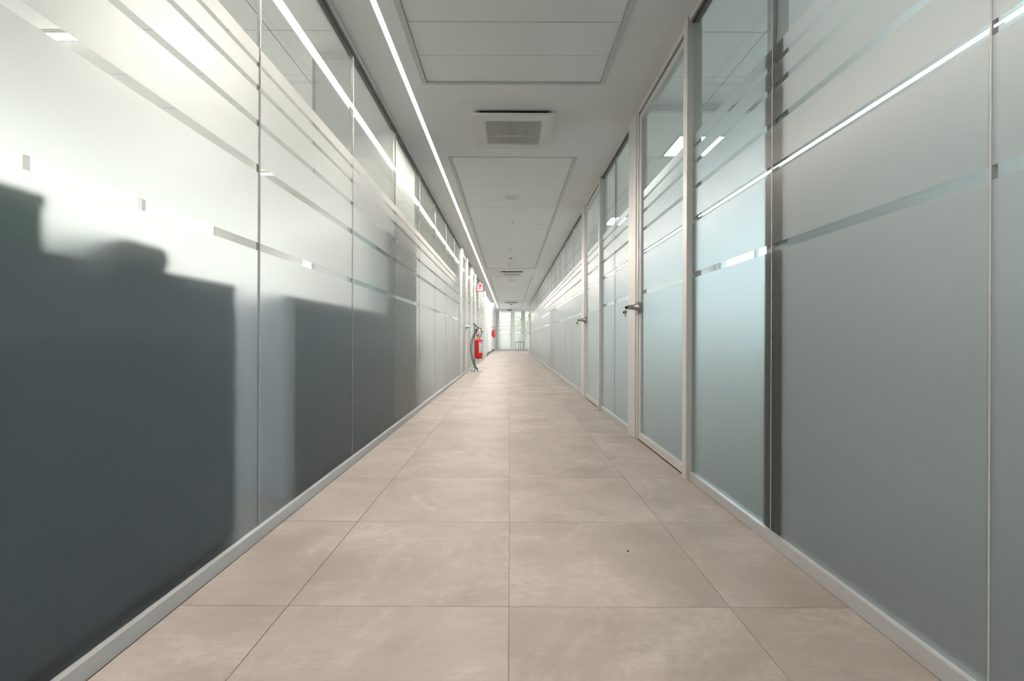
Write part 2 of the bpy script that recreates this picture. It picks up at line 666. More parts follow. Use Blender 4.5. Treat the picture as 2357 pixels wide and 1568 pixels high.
def facade(side, x, y0, y1, piers, n0, top):
    """outer wall: sill, header, piers, and windows between them"""
    s = -1 if side == 'outer_left' else 1
    xa, xb = sorted((x, x + s * 0.2))
    bm = bmesh.new()
    add_box(bm, xa, xb, y0, y1, -0.1, 0.88)
    add_box(bm, xa, xb, y0, y1, top, HO + 0.1)
    edges = [y0] + [v for p in piers for v in p] + [y1]
    for a, b in piers:
        add_box(bm, xa, xb, a, b, 0.88, top)
    struct(obj('wall_' + side, bm, 'wall'))
    n = n0
    for i in range(0, len(edges) - 1, 2):
        a, b = edges[i], edges[i + 1]
        if b - a < 0.2:
            continue
        w = struct(empty('window_%d' % n))
        n += 1
        m = max(1, round((b - a) / 1.6))
        st = (b - a) / m
        for k in range(m):
            c, d = a + st * k, a + st * (k + 1)
            bm = bmesh.new()
            for q in ((c, c + 0.04, 0.88, top), (d - 0.04, d, 0.88, top), (c + 0.04, d - 0.04, 0.88, 0.93), (c + 0.04, d - 0.04, top - 0.05, top)):
                add_box(bm, x + s * 0.06 - 0.03, x + s * 0.06 + 0.03, *q)
            f = obj('window_frame', bm, 'alu', w)
            bx('window_pane', x + s * 0.06 - 0.004, x + s * 0.06 + 0.004, c + 0.04, d - 0.04, 0.93, top - 0.05, 'window' if s < 0 else 'window_blue', f)
    return n


nwin = facade('outer_left', XWL, YB, 19.2, [(YB, -3.0), (8.2, 11.6), (18.8, 19.2)], 1, 2.78)  # wide middle pier and low header shaped to dim the left film
nwin = facade('outer_right', XWR, YB, YROOM, [(YB, -0.4), (5.0, 5.15), (12.0, 12.6), (18.0, 18.6), (24.6, 25.2)], nwin, 3.04)  # first pier sized to hold back daylight in the near office

# ------------------------------------------------------------------ glass partitions
BANDS = [(0.05, 1.142), (1.173, 1.450), (1.482, 1.631), (1.656, 1.773), (1.795, 1.867), (1.886, 1.945)]
ZG0, ZG1 = 0.046, 2.592


def pane(side, y0, y1, parent, x=None, z0=ZG0, z1=ZG1):
    """a sheet of glass with its frosted bands on the corridor face"""
    x = (XL if side < 0 else XR) if x is None else x
    xa, xb = sorted((x, x + side * 0.012))
    p = bx('glass_pane', xa, xb, y0, y1, z0, z1, 'pane', parent)
    cx, cyy, cz = p.location
    xf = x - side * 0.0012 - cx
    for a, b in BANDS:
        a = max(a, z0)
        quad('frosted_band', [(xf, y0 - cyy, a - cz), (xf, y1 - cyy, a - cz), (xf, y1 - cyy, b - cz), (xf, y0 - cyy, b - cz)], 'film', p, (-side, 0, 0))
    return p


def glass_run(side, joints, parent):
    for a, b in zip(joints, joints[1:]):
        pane(side, a + 0.0025, b - 0.0025, parent)
    for j in joints[1:-1]:
        x = XL if side < 0 else XR
        xa, xb = sorted((x - side * 0.002, x + side * 0.012))
        bx('joint_profile', xa, xb, j - 0.0025, j + 0.0025, ZG0, ZG1, 'joint', parent)
    a, b = joints[0], joints[-1]
    x = XL if side < 0 else XR
    # head rail: white channel with a dark gasket above the glass
    xa, xb = sorted((x - side * 0.020, x + side * 0.045))
    bx('head_rail', xa, xb, a, b, 2.598, HC, 'alu', parent)
    xa, xb = sorted((x - side * 0.006, x + side * 0.03))
    bx('gasket', xa, xb, a, b, 2.586, 2.598, 'dark', parent)


def skirting(bm, side, a, b):
    x = XL if side < 0 else XR
    f = 0.020 if side < 0 else 0.017
    xa, xb = sorted((x - side * f, x + side * 0.035))
    add_box(bm, xa, xb, a, b, 0.0175, 0.048)
    xa, xb = sorted((x - side * (f - 0.0012), x + side * 0.035))
    add_box(bm, xa, xb, a, b, 0.0, 0.0170)
    xa, xb = sorted((x - side * (f - 0.003), x + side * 0.035))
    add_box(bm, xa, xb, a, b, 0.016, 0.018)


def post(side, a, b, parent, proud=0.034, name='post', mat='alu'):
    x = XL if side < 0 else XR
    xa, xb = sorted((x - side * proud, x + side * 0.05))
    return bx(name, xa, xb, a, b, 0.0, HC, mat, parent, bevel=0.002)


def make_handle(side, parent, x, y, z, key=True):
    """knob-shaped lever: round rose, tapering grip standing out from the door"""
    h = empty('door_handle', (x, y, z))
    h.parent = parent
    s = -side
    bm = bmesh.new()
    add_lathe(bm, [(0.0, 0.0), (0.047, 0.0), (0.047, s * 0.020), (0.044, s * 0.026), (0.0, s * 0.026)], 32, 'X')
    obj('rose', bm, 'steel', h, True)
    bm = bmesh.new()
    add_lathe(bm, [(0.0, s * 0.024), (0.034, s * 0.024), (0.030, s * 0.032), (0.0235, s * 0.042), (0.0205, s * 0.056), (0.0195, s * 0.072),
                   (0.0175, s * 0.090), (0.0150, s * 0.098), (0.0, s * 0.099)], 28, 'X', (0, 0, 0.004))
    obj('grip', bm, 'steel', h, True)
    if key:
        bm = bmesh.new()
        add_lathe(bm, [(0.0, s * 0.099), (0.010, s * 0.099), (0.0125, s * 0.108), (0.009, s * 0.118), (0.0, s * 0.118)], 18, 'X', (0, 0, 0.002))
        obj('lock', bm, 'black', h, True)
        bm = bmesh.new()
        kx = s * 0.114
        prof = [(0.014 * math.cos(a), -0.032 + 0.012 * math.sin(a)) for a in [PI * 2 * i / 14 for i in range(14)]]
        add_plate(bm, prof, (kx, -0.001, 0), (1, 0, 0), (0, 0, 1), 0.003)
        add_plate(bm, [(-0.004, -0.072), (-0.001, -0.076), (0.004, -0.070), (0.003, -0.042), (-0.004, -0.042)], (kx, -0.001, 0), (1, 0, 0), (0, 0, 1), 0.003)
        add_tube(bm, [(kx, 0.0, -0.022), (kx - s * 0.004, -0.003, -0.012), (kx, -0.004, -0.003)], 0.0014, 6)
        obj('key', bm, 'brass', h)
        bm = bmesh.new()
        add_plate(bm, [(0.012 * math.cos(a), 0.012 * math.sin(a)) for a in [PI * 2 * i / 12 for i in range(12)]], (kx + s * 0.008, 0.004, -0.036), (1, 0, 0), (0, 0, 1), 0.003)
        obj('key_tag', bm, 'black', h)
    return h


def glass_door(n, side, y0, y1, latch, key=True, jamb=0.05):
    """y0, y1: clear leaf; latch is 'far' or 'near'. Jambs stand outside the leaf."""
    d = struct(empty('door_%d' % n))
    x = XL if side < 0 else XR
    xa, xb = sorted((x - side * 0.020, x + side * 0.045))
    # head: outer frame, dark reveal
    bx('door_head', xa, xb, y0, y1, 2.580, HC, 'alu', d)
    xc, xd = sorted((x + side * 0.004, x + side * 0.04))
    bx('gasket', xc, xd, y0, y1, 2.566, 2.580, 'dark', d)
    # leaf
    xl0, xl1 = sorted((x - side * 0.012, x + side * 0.030))
    w = 0.05
    bx('stile', xl0, xl1, y0 + 0.003, y0 + w, 0.008, 2.564, 'alu', d, 0.002)
    bx('stile', xl0, xl1, y1 - w, y1 - 0.003, 0.008, 2.564, 'alu', d, 0.002)
    bx('rail', xl0, xl1, y0 + w, y1 - w, 0.008, 0.056, 'alu', d)
    bx('rail', xl0, xl1, y0 + w, y1 - w, 2.520, 2.564, 'alu', d)
    bm = bmesh.new()
    xe, xf = sorted((x - side * 0.0075, x + side * 0.002))
    for q in ((y0 + w, y0 + w + 0.006, 0.056, 2.52), (y1 - w - 0.006, y1 - w, 0.056, 2.52), (y0 + w + 0.006, y1 - w - 0.006, 0.056, 0.062), (y0 + w + 0.006, y1 - w - 0.006, 2.514, 2.52)):
        add_box(bm, xe, xf, *q)
    obj('glazing_bead', bm, 'ptrim', d)
    pane(side, y0 + w + 0.002, y1 - w - 0.002, d, x + side * 0.001, 0.056, 2.52)
    xe, xf = sorted((x - side * 0.010, x + side * 0.03))
    bx('threshold_gap', xe, xf, y0 + 0.003, y1 - 0.003, 0.0, 0.006, 'dark', d)  # dark strip stands in for the shade under the leaf
    hy = (y1 - w / 2 - 0.012) if latch == 'far' else (y0 + w / 2 + 0.012)
    make_handle(side, d, x - side * 0.012, hy, 1.04, key)
    return d


# left: panes as far as the first post, then three doors
LJ = [-4.0, -2.545, -1.43, -0.31, 0.805, 1.919, 3.052, 4.190, 5.300, 6.405, 7.500, 8.600, 9.62]
glass_run(-1, LJ, wl)
segs_l = []
post(-1, 9.62, 9.82, wl)
glass_door(1, -1, 9.82, 10.80, 'far', False)
post(-1, 10.80, 11.02, wl)
glass_run(-1, [11.02, 12.14], wl)
post(-1, 12.14, 12.44, wl)
glass_door(2, -1, 12.44, 13.44, 'far', False)
post(-1, 13.44, 13.72, wl)
glass_run(-1, [13.72, 15.40], wl)
post(-1, 15.40, 15.75, wl)
glass_door(3, -1, 15.75, 16.75, 'far', False)
post(-1, 16.75, 17.0, wl)
glass_run(-1, [17.0, 18.3], wl)
post(-1, 18.3, 19.2, wl, name='wall_panel', mat='white')
bm = bmesh.new()
for a, b in ((YB, 9.62), (11.02, 12.14), (13.72, 15.40), (17.0, 18.3)):
    skirting(bm, -1, a, b)
struct(obj('baseboard_left', bm, 'base'))

# right: panes, door, white panel, panes, door, white panel, long run, end door
RJ = [-4.0, -2.42, -1.557, -0.694, 0.169, 1.032, 1.895, 2.722]
glass_run(1, RJ, wr)
post(1, 2.722, 2.785, wr)
glass_door(4, 1, 2.785, 3.812, 'far')
post(1, 3.812, 3.856, wr, 0.020)


def wide_panel(a, b):
    p = post(1, a, b, wr, 0.026, 'wall_panel', 'alu')
    bm = bmesh.new()
    add_lathe(bm, [(0.0, 0.0), (0.011, 0.0), (0.009, -0.004), (0.0, -0.004)], 16, 'X', (-0.0385, 0.02, 0.33 - HC / 2))
    obj('screw_cover', bm, 'white', p, True)
    return p


wide_panel(3.864, 4.100)
glass_run(1, [4.10, 4.734, 5.385], wr)
post(1, 5.385, 5.450, wr)
glass_door(5, 1, 5.450, 6.477, 'far')
post(1, 6.477, 6.521, wr, 0.020)
wide_panel(6.529, 6.80)
n = 16
glass_run(1, [6.80 + (24.0 - 6.80) * i / n for i in range(n + 1)], wr)
post(1, 24.0, 24.06, wr)
glass_door(6, 1, 24.06, 24.95, 'near', False)
post(1, 24.95, 25.05, wr)
bm = bmesh.new()
for a, b in ((YB, 2.722), (4.10, 5.385), (6.80, 24.0)):
    skirting(bm, 1, a, b)
struct(obj('baseboard_right', bm, 'base'))

# cross partitions of the offices
struct(bx('wall_right_office', XR + 0.014, XWR, 1.812, 1.962, 0, HO, 'teal'))
gp = struct(empty('wall_right_cross'))
bx('head_rail', XR + 0.05, XWR, 5.03, 5.09, HO - 0.07, HO, 'alu', gp)
bx('floor_rail', XR + 0.05, XWR, 5.03, 5.09, 0, 0.05, 'alu', gp)
for k in range(4):
    xa = XR + 0.05 + 1.03 * k
    bx('glass_pane', xa + 0.003, xa + 1.03 - 0.003, 5.054, 5.066, 0.05, HO - 0.07, 'pane', gp)
for y in (12.2, 18.2, 24.9):
    struct(bx('wall_right_office', XR + 0.05, XWR, y, y + 0.12, 0, HO, 'wall'))
struct(bx('wall_left_office', XWL, XL - 0.06, -0.32, -0.2, 0, HO, 'wall'))

# column block behind the left glass
c = struct(empty('wall_left_column'))
bx('column', -1.70, -1.032, 4.15, 5.18, 0, HO, 'column', c)
bx('column_trim', -1.712, -1.032, 4.138, 4.15, HO - 0.05, HO, 'alu', c)
bx('column_trim', -1.712, -1.70, 4.138, 4.16, 0, HO - 0.05, 'alu', c)
bx('column_trim', -1.031, -1.016, 4.15, 4.21, 0, HO, 'alu', c)

# ------------------------------------------------------------------ end glazing and the room beyond
we = struct(empty('wall_end'))
XE0, XE1 = -1.06, XWR
bx('head_rail', XE0, XE1, YE, YE + 0.07, HC - 0.02, HC + 0.02, 'alu', we)
bx('post', XE0, -0.995, YE - 0.01, YE + 0.08, 0, HC, 'alu', we)
bx('pier', 0.085, 0.315, YE - 0.05, YE + 0.12, 0, HC, 'wall', we)


def end_pane(x0, x1, parent, z0=0.05, z1=HC - 0.02):
    p = bx('glass_pane', x0, x1, YE + 0.02, YE + 0.032, z0, z1, 'pane', parent)
    cx, cyy, cz = p.location
    yf = YE + 0.0188 - cyy
    for a, b in BANDS:
        a = max(a, z0)
        quad('frosted_band', [(x0 - cx, yf, a - cz), (x1 - cx, yf, a - cz), (x1 - cx, yf, b - cz), (x0 - cx, yf, b - cz)], 'film', p, (0, -1, 0))


xs = [0.315, 1.02, 2.06, 3.10, 4.14, XWR]
for a, b in zip(xs, xs[1:]):
    end_pane(a + 0.003, b - 0.003, we)
bx('floor_rail', 0.315, XWR, YE - 0.01, YE + 0.06, 0, 0.05, 'base', we)
d = struct(empty('door_7'))
bx('stile', -0.995, -0.955, YE, YE + 0.045, 0.01, HC - 0.02, 'alu', d)
bx('stile', 0.035, 0.085, YE, YE + 0.045, 0.01, HC - 0.02, 'alu', d)
bx('rail', -0.955, 0.035, YE, YE + 0.045, 0.01, 0.06, 'alu', d)
end_pane(-0.955, 0.035, d, 0.06, HC - 0.02)
h = empty('door_handle', (0.02, YE, 1.03))
h.parent = d
bm = bmesh.new()
add_lathe(bm, [(0, 0), (0.03, 0), (0.03, -0.012), (0, -0.012)], 18, 'Y')
obj('rose', bm, 'steel', h, True)
bm = bmesh.new()
add_tube(bm, [(0, -0.01, 0), (0, -0.05, 0), (-0.03, -0.06, 0), (-0.13, -0.06, 0)], 0.011, 10)
obj('lever', bm, 'steel', h, True)

# far window of that room with its rails; two grey piers stand before it
w = struct(empty('window_%d' % nwin))
bm = bmesh.new()
for q in ((-1.2, XWR, 0.0, 0.06), (-1.2, XWR, 2.26, 2.31), (-1.2, XWR, 2.80, 2.86)):
    add_box(bm, q[0], q[1], YROOM, YROOM + 0.08, q[2], q[3])
for x in (-1.2, 0.2, 1.8, 3.4, 5.1):
    add_box(bm, x, x + 0.06, YROOM, YROOM + 0.08, 0.06, 2.80)
f = obj('window_frame', bm, 'alu', w)
for x in (-1.14, 0.26, 1.86, 3.46):
    bx('window_pane', x, x + 1.34 + (0.2 if x > 0 else 0), YROOM + 0.03, YROOM + 0.038, 0.06, 2.26, 'window', f)
    bx('window_pane', x, x + 1.34 + (0.2 if x > 0 else 0), YROOM + 0.03, YROOM + 0.038, 2.31, 2.80, 'window', f)
bm = bmesh.new()
for x in (-1.01, 0.79):
    add_box(bm, x, x + 0.24, 33.0, 33.3, 0.0, HC)
    add_box(bm, x + (0.24 if x < 0 else -0.03), x + (0.27 if x < 0 else 0.0), 33.0, 33.3, 0, HC)
struct(obj('wall_room_piers', bm, 'column'))

# ------------------------------------------------------------------ LED line
t = thing(empty('led_strip', (-0.747, 0, HC)), 'long lit warm white LED line recessed in the ceiling along the left wall', 'light')
bx('profile', -0.015, 0.015, YB + 0.05, 29.2, 0.010, 0.085, 'white', t)
bx('diffuser', -0.011, 0.011, YB + 0.06, 29.15, 0.002, 0.0098, 'led', t)

# troffers in the right offices; the first is unseen, added to brighten its room
places = ['over the near right office, before the solid cross wall',
          'behind the glass cross wall, above the nearer right hand door', 'next beyond the nearest one, over the second office',
          'third in the row over the right offices', 'fourth in the row over the right offices',
          'fifth in the row over the right offices', 'last and farthest in the row over the right offices']
for (x, y), pl in zip(TROFF, places):
    t = thing(empty('ceiling_light', (x, y, HO)), 'lit square white ceiling panel ' + pl, 'light', 'square ceiling lights over the right offices')
    h_ = GP / 2 - 0.006
    bm = bmesh.new()
    for q in ((-h_, h_, -h_, -h_ + 0.016), (-h_, h_, h_ - 0.016, h_), (-h_, -h_ + 0.016, -h_ + 0.016, h_ - 0.016), (h_ - 0.016, h_, -h_ + 0.016, h_ - 0.016)):
        add_box(bm, *q, -0.004, 0.018)
    obj('frame', bm, 'white', t)
    bx('diffuser', -h_ + 0.016, h_ - 0.016, -h_ + 0.016, h_ - 0.016, 0.002, 0.014, 'troffer', t)
for i, (y, lb) in enumerate(((3.92, 'narrow lit ceiling light glimpsed through a clear stripe of the nearest left pane'),
                             (0.64, 'narrow lit ceiling light in the left office, beside the nearest low cabinet'),  # unseen, like the next two: added to brighten the office ceiling
                             (7.20, 'narrow lit ceiling light in the left office, beyond the column'),
                             (11.14, 'narrow lit ceiling light in the left office, behind the first left door'))):
    t = thing(empty('ceiling_light', (-3.65, y, HO)), lb, 'light', 'narrow ceiling lights over the left office')
    bx('frame', -0.62, 0.62, -0.05, 0.05, -0.012, -0.002, 'white', t)
    bx('diffuser', -0.60, 0.60, -0.04, 0.04, -0.016, -0.0121, 'linear', t)


# ------------------------------------------------------------------ ceiling cassettes
def make_cassette():
    t = empty('air_vent', (0, 0, HC))
    w, dp = 0.325, 0.33
    bm = bmesh.new()   # flange on the ceiling
    for q in ((-w, w, -dp, -dp + 0.028), (-w, w, dp - 0.028, dp), (-w, -w + 0.028, -dp + 0.028, dp - 0.028), (w - 0.028, w, -dp + 0.028, dp - 0.028)):
        add_box(bm, *q, -0.010, 0.0)
    obj('flange', bm, 'white', t)
    bm = bmesh.new()   # dark slot body above the drop panel
    add_box(bm, -w + 0.03, w - 0.03, -dp + 0.04, dp - 0.03, -0.036, -0.001)
    obj('air_slot', bm, 'dark', t)
    for sx in (-1, 1):
        bm = bmesh.new()
        add_tube(bm, [(sx * 0.285, -dp + 0.032, -0.006), (sx * 0.272, -dp + 0.02, -0.040)], 0.004, 8)
        obj('hanger', bm, 'white', t)
    # drop panel: frame round the grille
    gx, gy0, gy1 = 0.2315, -dp + 0.095, -dp + 0.562
    bm = bmesh.new()
    for q in ((-w, w, -dp, gy0), (-w, w, gy1, dp), (-w, -gx, gy0, gy1), (gx, w, gy0, gy1)):
        add_box(bm, *q, -0.062, -0.038)
    obj('drop_panel', bm, 'white', t)
    bx('grille_back', -gx, gx, gy0, gy1, -0.044, -0.0385, 'dark', t)
    bm = bmesh.new()
    nn = 48
    for i in range(nn):
        x = -gx + 2 * gx * (i + 0.5) / nn
        add_box(bm, x - 0.0028, x + 0.0028, gy0, gy1, -0.062, -0.0445)
    add_box(bm, -gx, gx, gy0 + 0.31, gy0 + 0.314, -0.058, -0.046)
    g = obj('grille', bm, 'white', t)
    g['kind'] = 'stuff'
    return t


cas = make_cassette()
for i, (y, x, lb) in enumerate(((4.14, 0.022, 'large white square ceiling air vent with slatted grille, nearest to the camera'),
                                (13.40, 0.040, 'white square ceiling air vent midway along the corridor, behind the smoke detectors'),
                                (24.65, 0.060, 'small looking white air vent at the far end of the ceiling before the exit sign'))):
    o = cas if i == 0 else copy_tree(cas)
    o.location = (x, y, HC)
    thing(o, lb, 'air vent', 'air vents along the corridor ceiling')


# ------------------------------------------------------------------ small ceiling fittings
def fitting(name, x, y, parts, label, cat, z=HC + 0.006):
    t = thing(empty(name, (x, y, z)), label, cat)
    for pn, prof, mat in parts:
        bm = bmesh.new()
        add_lathe(bm, prof, 36, 'Z')
        obj(pn, bm, mat, t, True)
    return t


fitting('ceiling_speaker', 0.02, 6.26, [('rim', [(0.078, -0.003), (0.08, -0.010), (0.098, -0.008), (0.102, 0.0), (0.078, 0.0)], 'white'),
                                        ('speaker_cover', [(0.0, -0.0065), (0.05, -0.006), (0.0775, -0.004), (0.0775, 0.0), (0.0, 0.0)], 'cream')],
        'round flush white speaker cover in the metal ceiling panels, largest of the round fittings', 'speaker')
fitting('sprinkler', 0.04, 7.55, [('rosette', [(0.0, -0.006), (0.022, -0.006), (0.03, 0.0), (0.0, 0.0)], 'white'),
                                  ('sprinkler_head', [(0.0, -0.022), (0.012, -0.022), (0.012, -0.018), (0.005, -0.017), (0.005, -0.006), (0.0, -0.006)], 'steel')],
        'tiny ceiling sprinkler between the speaker cover and the ring shaped fitting', 'sprinkler')
fitting('ceiling_cover', 0.0, 9.89, [('rim', [(0.05, -0.004), (0.055, -0.016), (0.066, -0.012), (0.068, 0.0), (0.05, 0.0)], 'white'),
                                     ('cover_plate', [(0.0, -0.006), (0.0495, -0.005), (0.0495, 0.0), (0.0, 0.0)], 'cream')],
        'small round white ceiling cover just ahead of the two smoke detectors', 'ceiling cover')
fitting('smoke_detector', 0.01, 10.96, [('detector_base', [(0.0, -0.016), (0.05, -0.016), (0.055, 0.0), (0.0, 0.0)], 'white'),
                                        ('sensor_band', [(0.0, -0.030), (0.036, -0.030), (0.036, -0.0165), (0.0, -0.0165)], 'dark'),
                                        ('detector_cap', [(0.0, -0.044), (0.028, -0.043), (0.040, -0.034), (0.040, -0.0305), (0.0, -0.0305)], 'white')],
        'white smoke detector with a dark band, in front of the cone shaped one', 'detector')
fitting('smoke_detector', 0.0, 11.9, [('detector_base', [(0.0, -0.014), (0.074, -0.014), (0.082, 0.0), (0.0, 0.0)], 'cream'),
                                      ('detector_cone', [(0.0, -0.085), (0.034, -0.085), (0.040, -0.07), (0.058, -0.0145), (0.0, -0.0145)], 'cream')],
        'cream cone shaped detector hanging just before the middle air vent', 'detector')
fitting('ceiling_cover', 0.0, 14.55, [('rim', [(0.10, -0.004), (0.105, -0.012), (0.13, -0.010), (0.135, 0.0), (0.10, 0.0)], 'white'),
                                      ('cover_plate', [(0.0, -0.006), (0.0995, -0.005), (0.0995, 0.0), (0.0, 0.0)], 'panel')],
        'round ceiling cover half hidden behind the middle air vent', 'ceiling cover')
fitting('sprinkler', -0.03, 17.2, [('rosette', [(0.0, -0.006), (0.03, -0.006), (0.038, 0.0), (0.0, 0.0)], 'white'),
                                   ('sprinkler_head', [(0.0, -0.03), (0.014, -0.03), (0.014, -0.02), (0.006, -0.018), (0.006, -0.006), (0.0, -0.006)], 'white')],
        'tiny white sprinkler beyond the pale hanging plate', 'sprinkler')
fitting('smoke_detector', 0.06, 26.1, [('detector_base', [(0.0, -0.012), (0.07, -0.012), (0.078, 0.0), (0.0, 0.0)], 'white'),
                                       ('sensor_band', [(0.0, -0.04), (0.05, -0.04), (0.058, -0.0125), (0.0, -0.0125)], 'signdark')],
        'dark tipped detector on the ceiling just past the farthest air vent', 'detector')
t = thing(empty('hanging_sign', (0.01, 15.1, HC)), 'pale blank plate hanging from the ceiling past the middle air vent', 'sign')
bx('sign_bracket', -0.08, 0.08, -0.008, 0.008, -0.03, 0.008, 'alu', t)
bx('sign_plate', -0.143, 0.143, -0.004, 0.004, -0.175, -0.0301, 'signwhite', t)

# ------------------------------------------------------------------ signs
t = thing(empty('fire_extinguisher_sign', (-0.998, 13.60, 2.10)), 'red and white fire extinguisher sign in a grey box, projecting from the left wall', 'sign')
t.location = (-1.0, 13.58, 2.10)
bm = bmesh.new()
add_bbox(bm, 0.034, 0.245, -0.02, 0.04, 0.0, 0.225, 0.004)
obj('sign_box', bm, 'signdark', t)
bx('bracket', 0.0, 0.04, 0.0, 0.02, 0.06, 0.16, 'signdark', t)
fc = bx('sign_face', 0.060, 0.229, -0.0235, -0.0201, 0.018, 0.209, 'signwhite', t)
bx('red_square', 0.070, 0.212, -0.0255, -0.0236, 0.052, 0.200, 'signred', t)
bm = bmesh.new()
# extinguisher with hose to the left, flame to the right
add_plate(bm, [(0.092, 0.064), (0.126, 0.064), (0.126, 0.135), (0.118, 0.155), (0.113, 0.158), (0.113, 0.166), (0.124, 0.172), (0.120, 0.180),
               (0.100, 0.174), (0.088, 0.158), (0.083, 0.125), (0.088, 0.124), (0.094, 0.152), (0.105, 0.160), (0.105, 0.156), (0.098, 0.150), (0.092, 0.135)],
          (0, -0.0256, 0), (1, 0, 0), (0, 0, 1), 0.0016)
obj('extinguisher_symbol', bm, 'signwhite', t)
bm = bmesh.new()
add_plate(bm, [(0.168, 0.064), (0.196, 0.064), (0.200, 0.090), (0.196, 0.110), (0.198, 0.132), (0.191, 0.150), (0.186, 0.138), (0.180, 0.165), (0.172, 0.140),
               (0.174, 0.122), (0.164, 0.108), (0.160, 0.084)], (0, -0.0256, 0), (1, 0, 0), (0, 0, 1), 0.0016)
obj('flame_symbol', bm, 'signwhite', t)
bm = bmesh.new()
for x0, x1 in ((0.070, 0.108), (0.114, 0.138), (0.144, 0.212)):
    add_box(bm, x0, x1, -0.0252, -0.0236, 0.026, 0.034)
obj('caption_bar', bm, 'ink', t)

t = thing(empty('assembly_sign', (-0.925, 23.0, 2.29)), 'small white sign with four green corner marks, high on the far left wall', 'sign')
bx('sign_plate', 0.0, 0.165, -0.004, 0.004, 0.0, 0.18, 'signwhite', t)  # overexposure put into the colour as a plain white plate
bx('bracket', -0.175, 0.0, -0.003, 0.003, 0.06, 0.12, 'white', t)
for ix in (0, 1):
    for iz in (0, 1):
        bm = bmesh.new()
        cx_, cz_ = 0.0825 + (ix * 2 - 1) * 0.050, 0.09 + (iz * 2 - 1) * 0.054
        sx, sz = -(ix * 2 - 1), -(iz * 2 - 1)
        pts = [(0.020 * sx, 0.020 * sz), (-0.004 * sx, 0.020 * sz), (0.004 * sx, 0.010 * sz), (-0.022 * sx, -0.014 * sz), (-0.014 * sx, -0.022 * sz), (0.010 * sx, 0.004 * sz), (0.020 * sx, -0.004 * sz)]
        if sx * sz < 0:
            pts.reverse()
        add_plate(bm, pts, (cx_, -0.0042, cz_), (1, 0, 0), (0, 0, 1), 0.0016)
        obj('arrow', bm, 'signgreen', t)

t = thing(empty('exit_sign', (-0.02, 30.7, 2.515)), 'green and white running figure exit sign above the end door', 'sign')
bx('sign_box', -0.14, 0.14, -0.015, 0.015, 0.0, 0.095, 'signgreen', t)
bx('bracket', -0.03, 0.03, -0.01, 0.01, 0.095, HC - 2.515, 'white', t)
bm = bmesh.new()
o_ = (0, -0.0152, 0)
add_plate(bm, [(-0.075, 0.012), (-0.058, 0.012), (-0.040, 0.036), (-0.026, 0.014), (-0.010, 0.014), (-0.030, 0.048), (-0.024, 0.060), (-0.010, 0.052), (-0.006, 0.060),
               (-0.026, 0.074), (-0.056, 0.072), (-0.072, 0.054), (-0.064, 0.050), (-0.050, 0.062), (-0.044, 0.060), (-0.056, 0.040)], o_, (1, 0, 0), (0, 0, 1), 0.0016)
add_plate(bm, [(-0.018 + 0.009 * math.cos(a), 0.082 + 0.009 * math.sin(a)) for a in [2 * PI * i / 12 for i in range(12)]], o_, (1, 0, 0), (0, 0, 1), 0.0016)
obj('running_figure', bm, 'signwhite', t)
bm = bmesh.new()
add_plate(bm, [(0.030, 0.040), (0.075, 0.040), (0.075, 0.022), (0.118, 0.048), (0.075, 0.074), (0.075, 0.056), (0.030, 0.056)], o_, (1, 0, 0), (0, 0, 1), 0.0016)
obj('arrow', bm, 'signwhite', t)

# ------------------------------------------------------------------ fire extinguisher on its stand
t = thing(empty('extinguisher_stand', (-0.80, 11.4, 0)), 'chrome floor stand with round base, holding the red fire extinguisher', 'stand')
bm = bmesh.new()
add_lathe(bm, [(0, 0), (0.142, 0), (0.142, 0.012), (0.134, 0.022), (0.05, 0.032), (0.02, 0.040), (0, 0.040)], 40)
obj('base', bm, 'chrome', t, True)
bm = bmesh.new()
add_tube(bm, [(-0.036, 0.02, 0.03), (-0.036, 0.02, 1.12)], 0.0135, 14)
obj('pole', bm, 'pole_steel', t, True)
bm = bmesh.new()
add_tube(bm, [(-0.075, 0.02, 1.135), (-0.036, 0.02, 1.11), (0.062, 0.0, 1.022)], 0.014, 12)
obj('top_arm', bm, 'signdark', t, True)
bm = bmesh.new()
add_tube(bm, [(-0.036, 0.02, 0.44), (-0.02, 0.01, 0.44), (0.02, 0.01, 0.44)], 0.013, 10)
obj('bracket', bm, 'black', t)

t = thing(empty('fire_extinguisher', (-0.735, 11.33, 0.305)), 'red fire extinguisher with white label and black hoses on the chrome stand', 'fire extinguisher')
bm = bmesh.new()
R_ = 0.0875
add_lathe(bm, [(0, 0), (0.055, 0.0), (0.062, 0.006), (R_ * 0.94, 0.03), (R_, 0.052), (R_, 0.40), (R_ * 0.97, 0.425), (R_ * 0.84, 0.447), (R_ * 0.55, 0.464), (0.026, 0.471), (0.0, 0.472)], 40)
obj('cylinder', bm, 'red', t, True)
bm = bmesh.new()
add_lathe(bm, [(R_ + 0.0006, 0.145), (R_ + 0.0014, 0.147), (R_ + 0.0014, 0.388), (R_ + 0.0006, 0.39)], 16, 'Z', (0, 0, 0), -PI * 0.46, PI * 0.10)
lab = obj('label', bm, 'label', t, True)
for z0, z1 in ((0.35, 0.372), (0.31, 0.318), (0.29, 0.298), (0.20, 0.206), (0.185, 0.191), (0.17, 0.176)):
    bm = bmesh.new()
    add_lathe(bm, [(R_ + 0.0016, z0), (R_ + 0.0016, z1)], 10, 'Z', (0, 0, 0), -PI * 0.40, PI * 0.04)
    obj('label_print', bm, 'ink', lab)
bm = bmesh.new()
add_lathe(bm, [(R_ + 0.0016, 0.235), (R_ + 0.0016, 0.272)], 6, 'Z', (0, 0, 0), -PI * 0.24, -PI * 0.15)
obj('label_mark', bm, 'magenta', lab)
bm = bmesh.new()
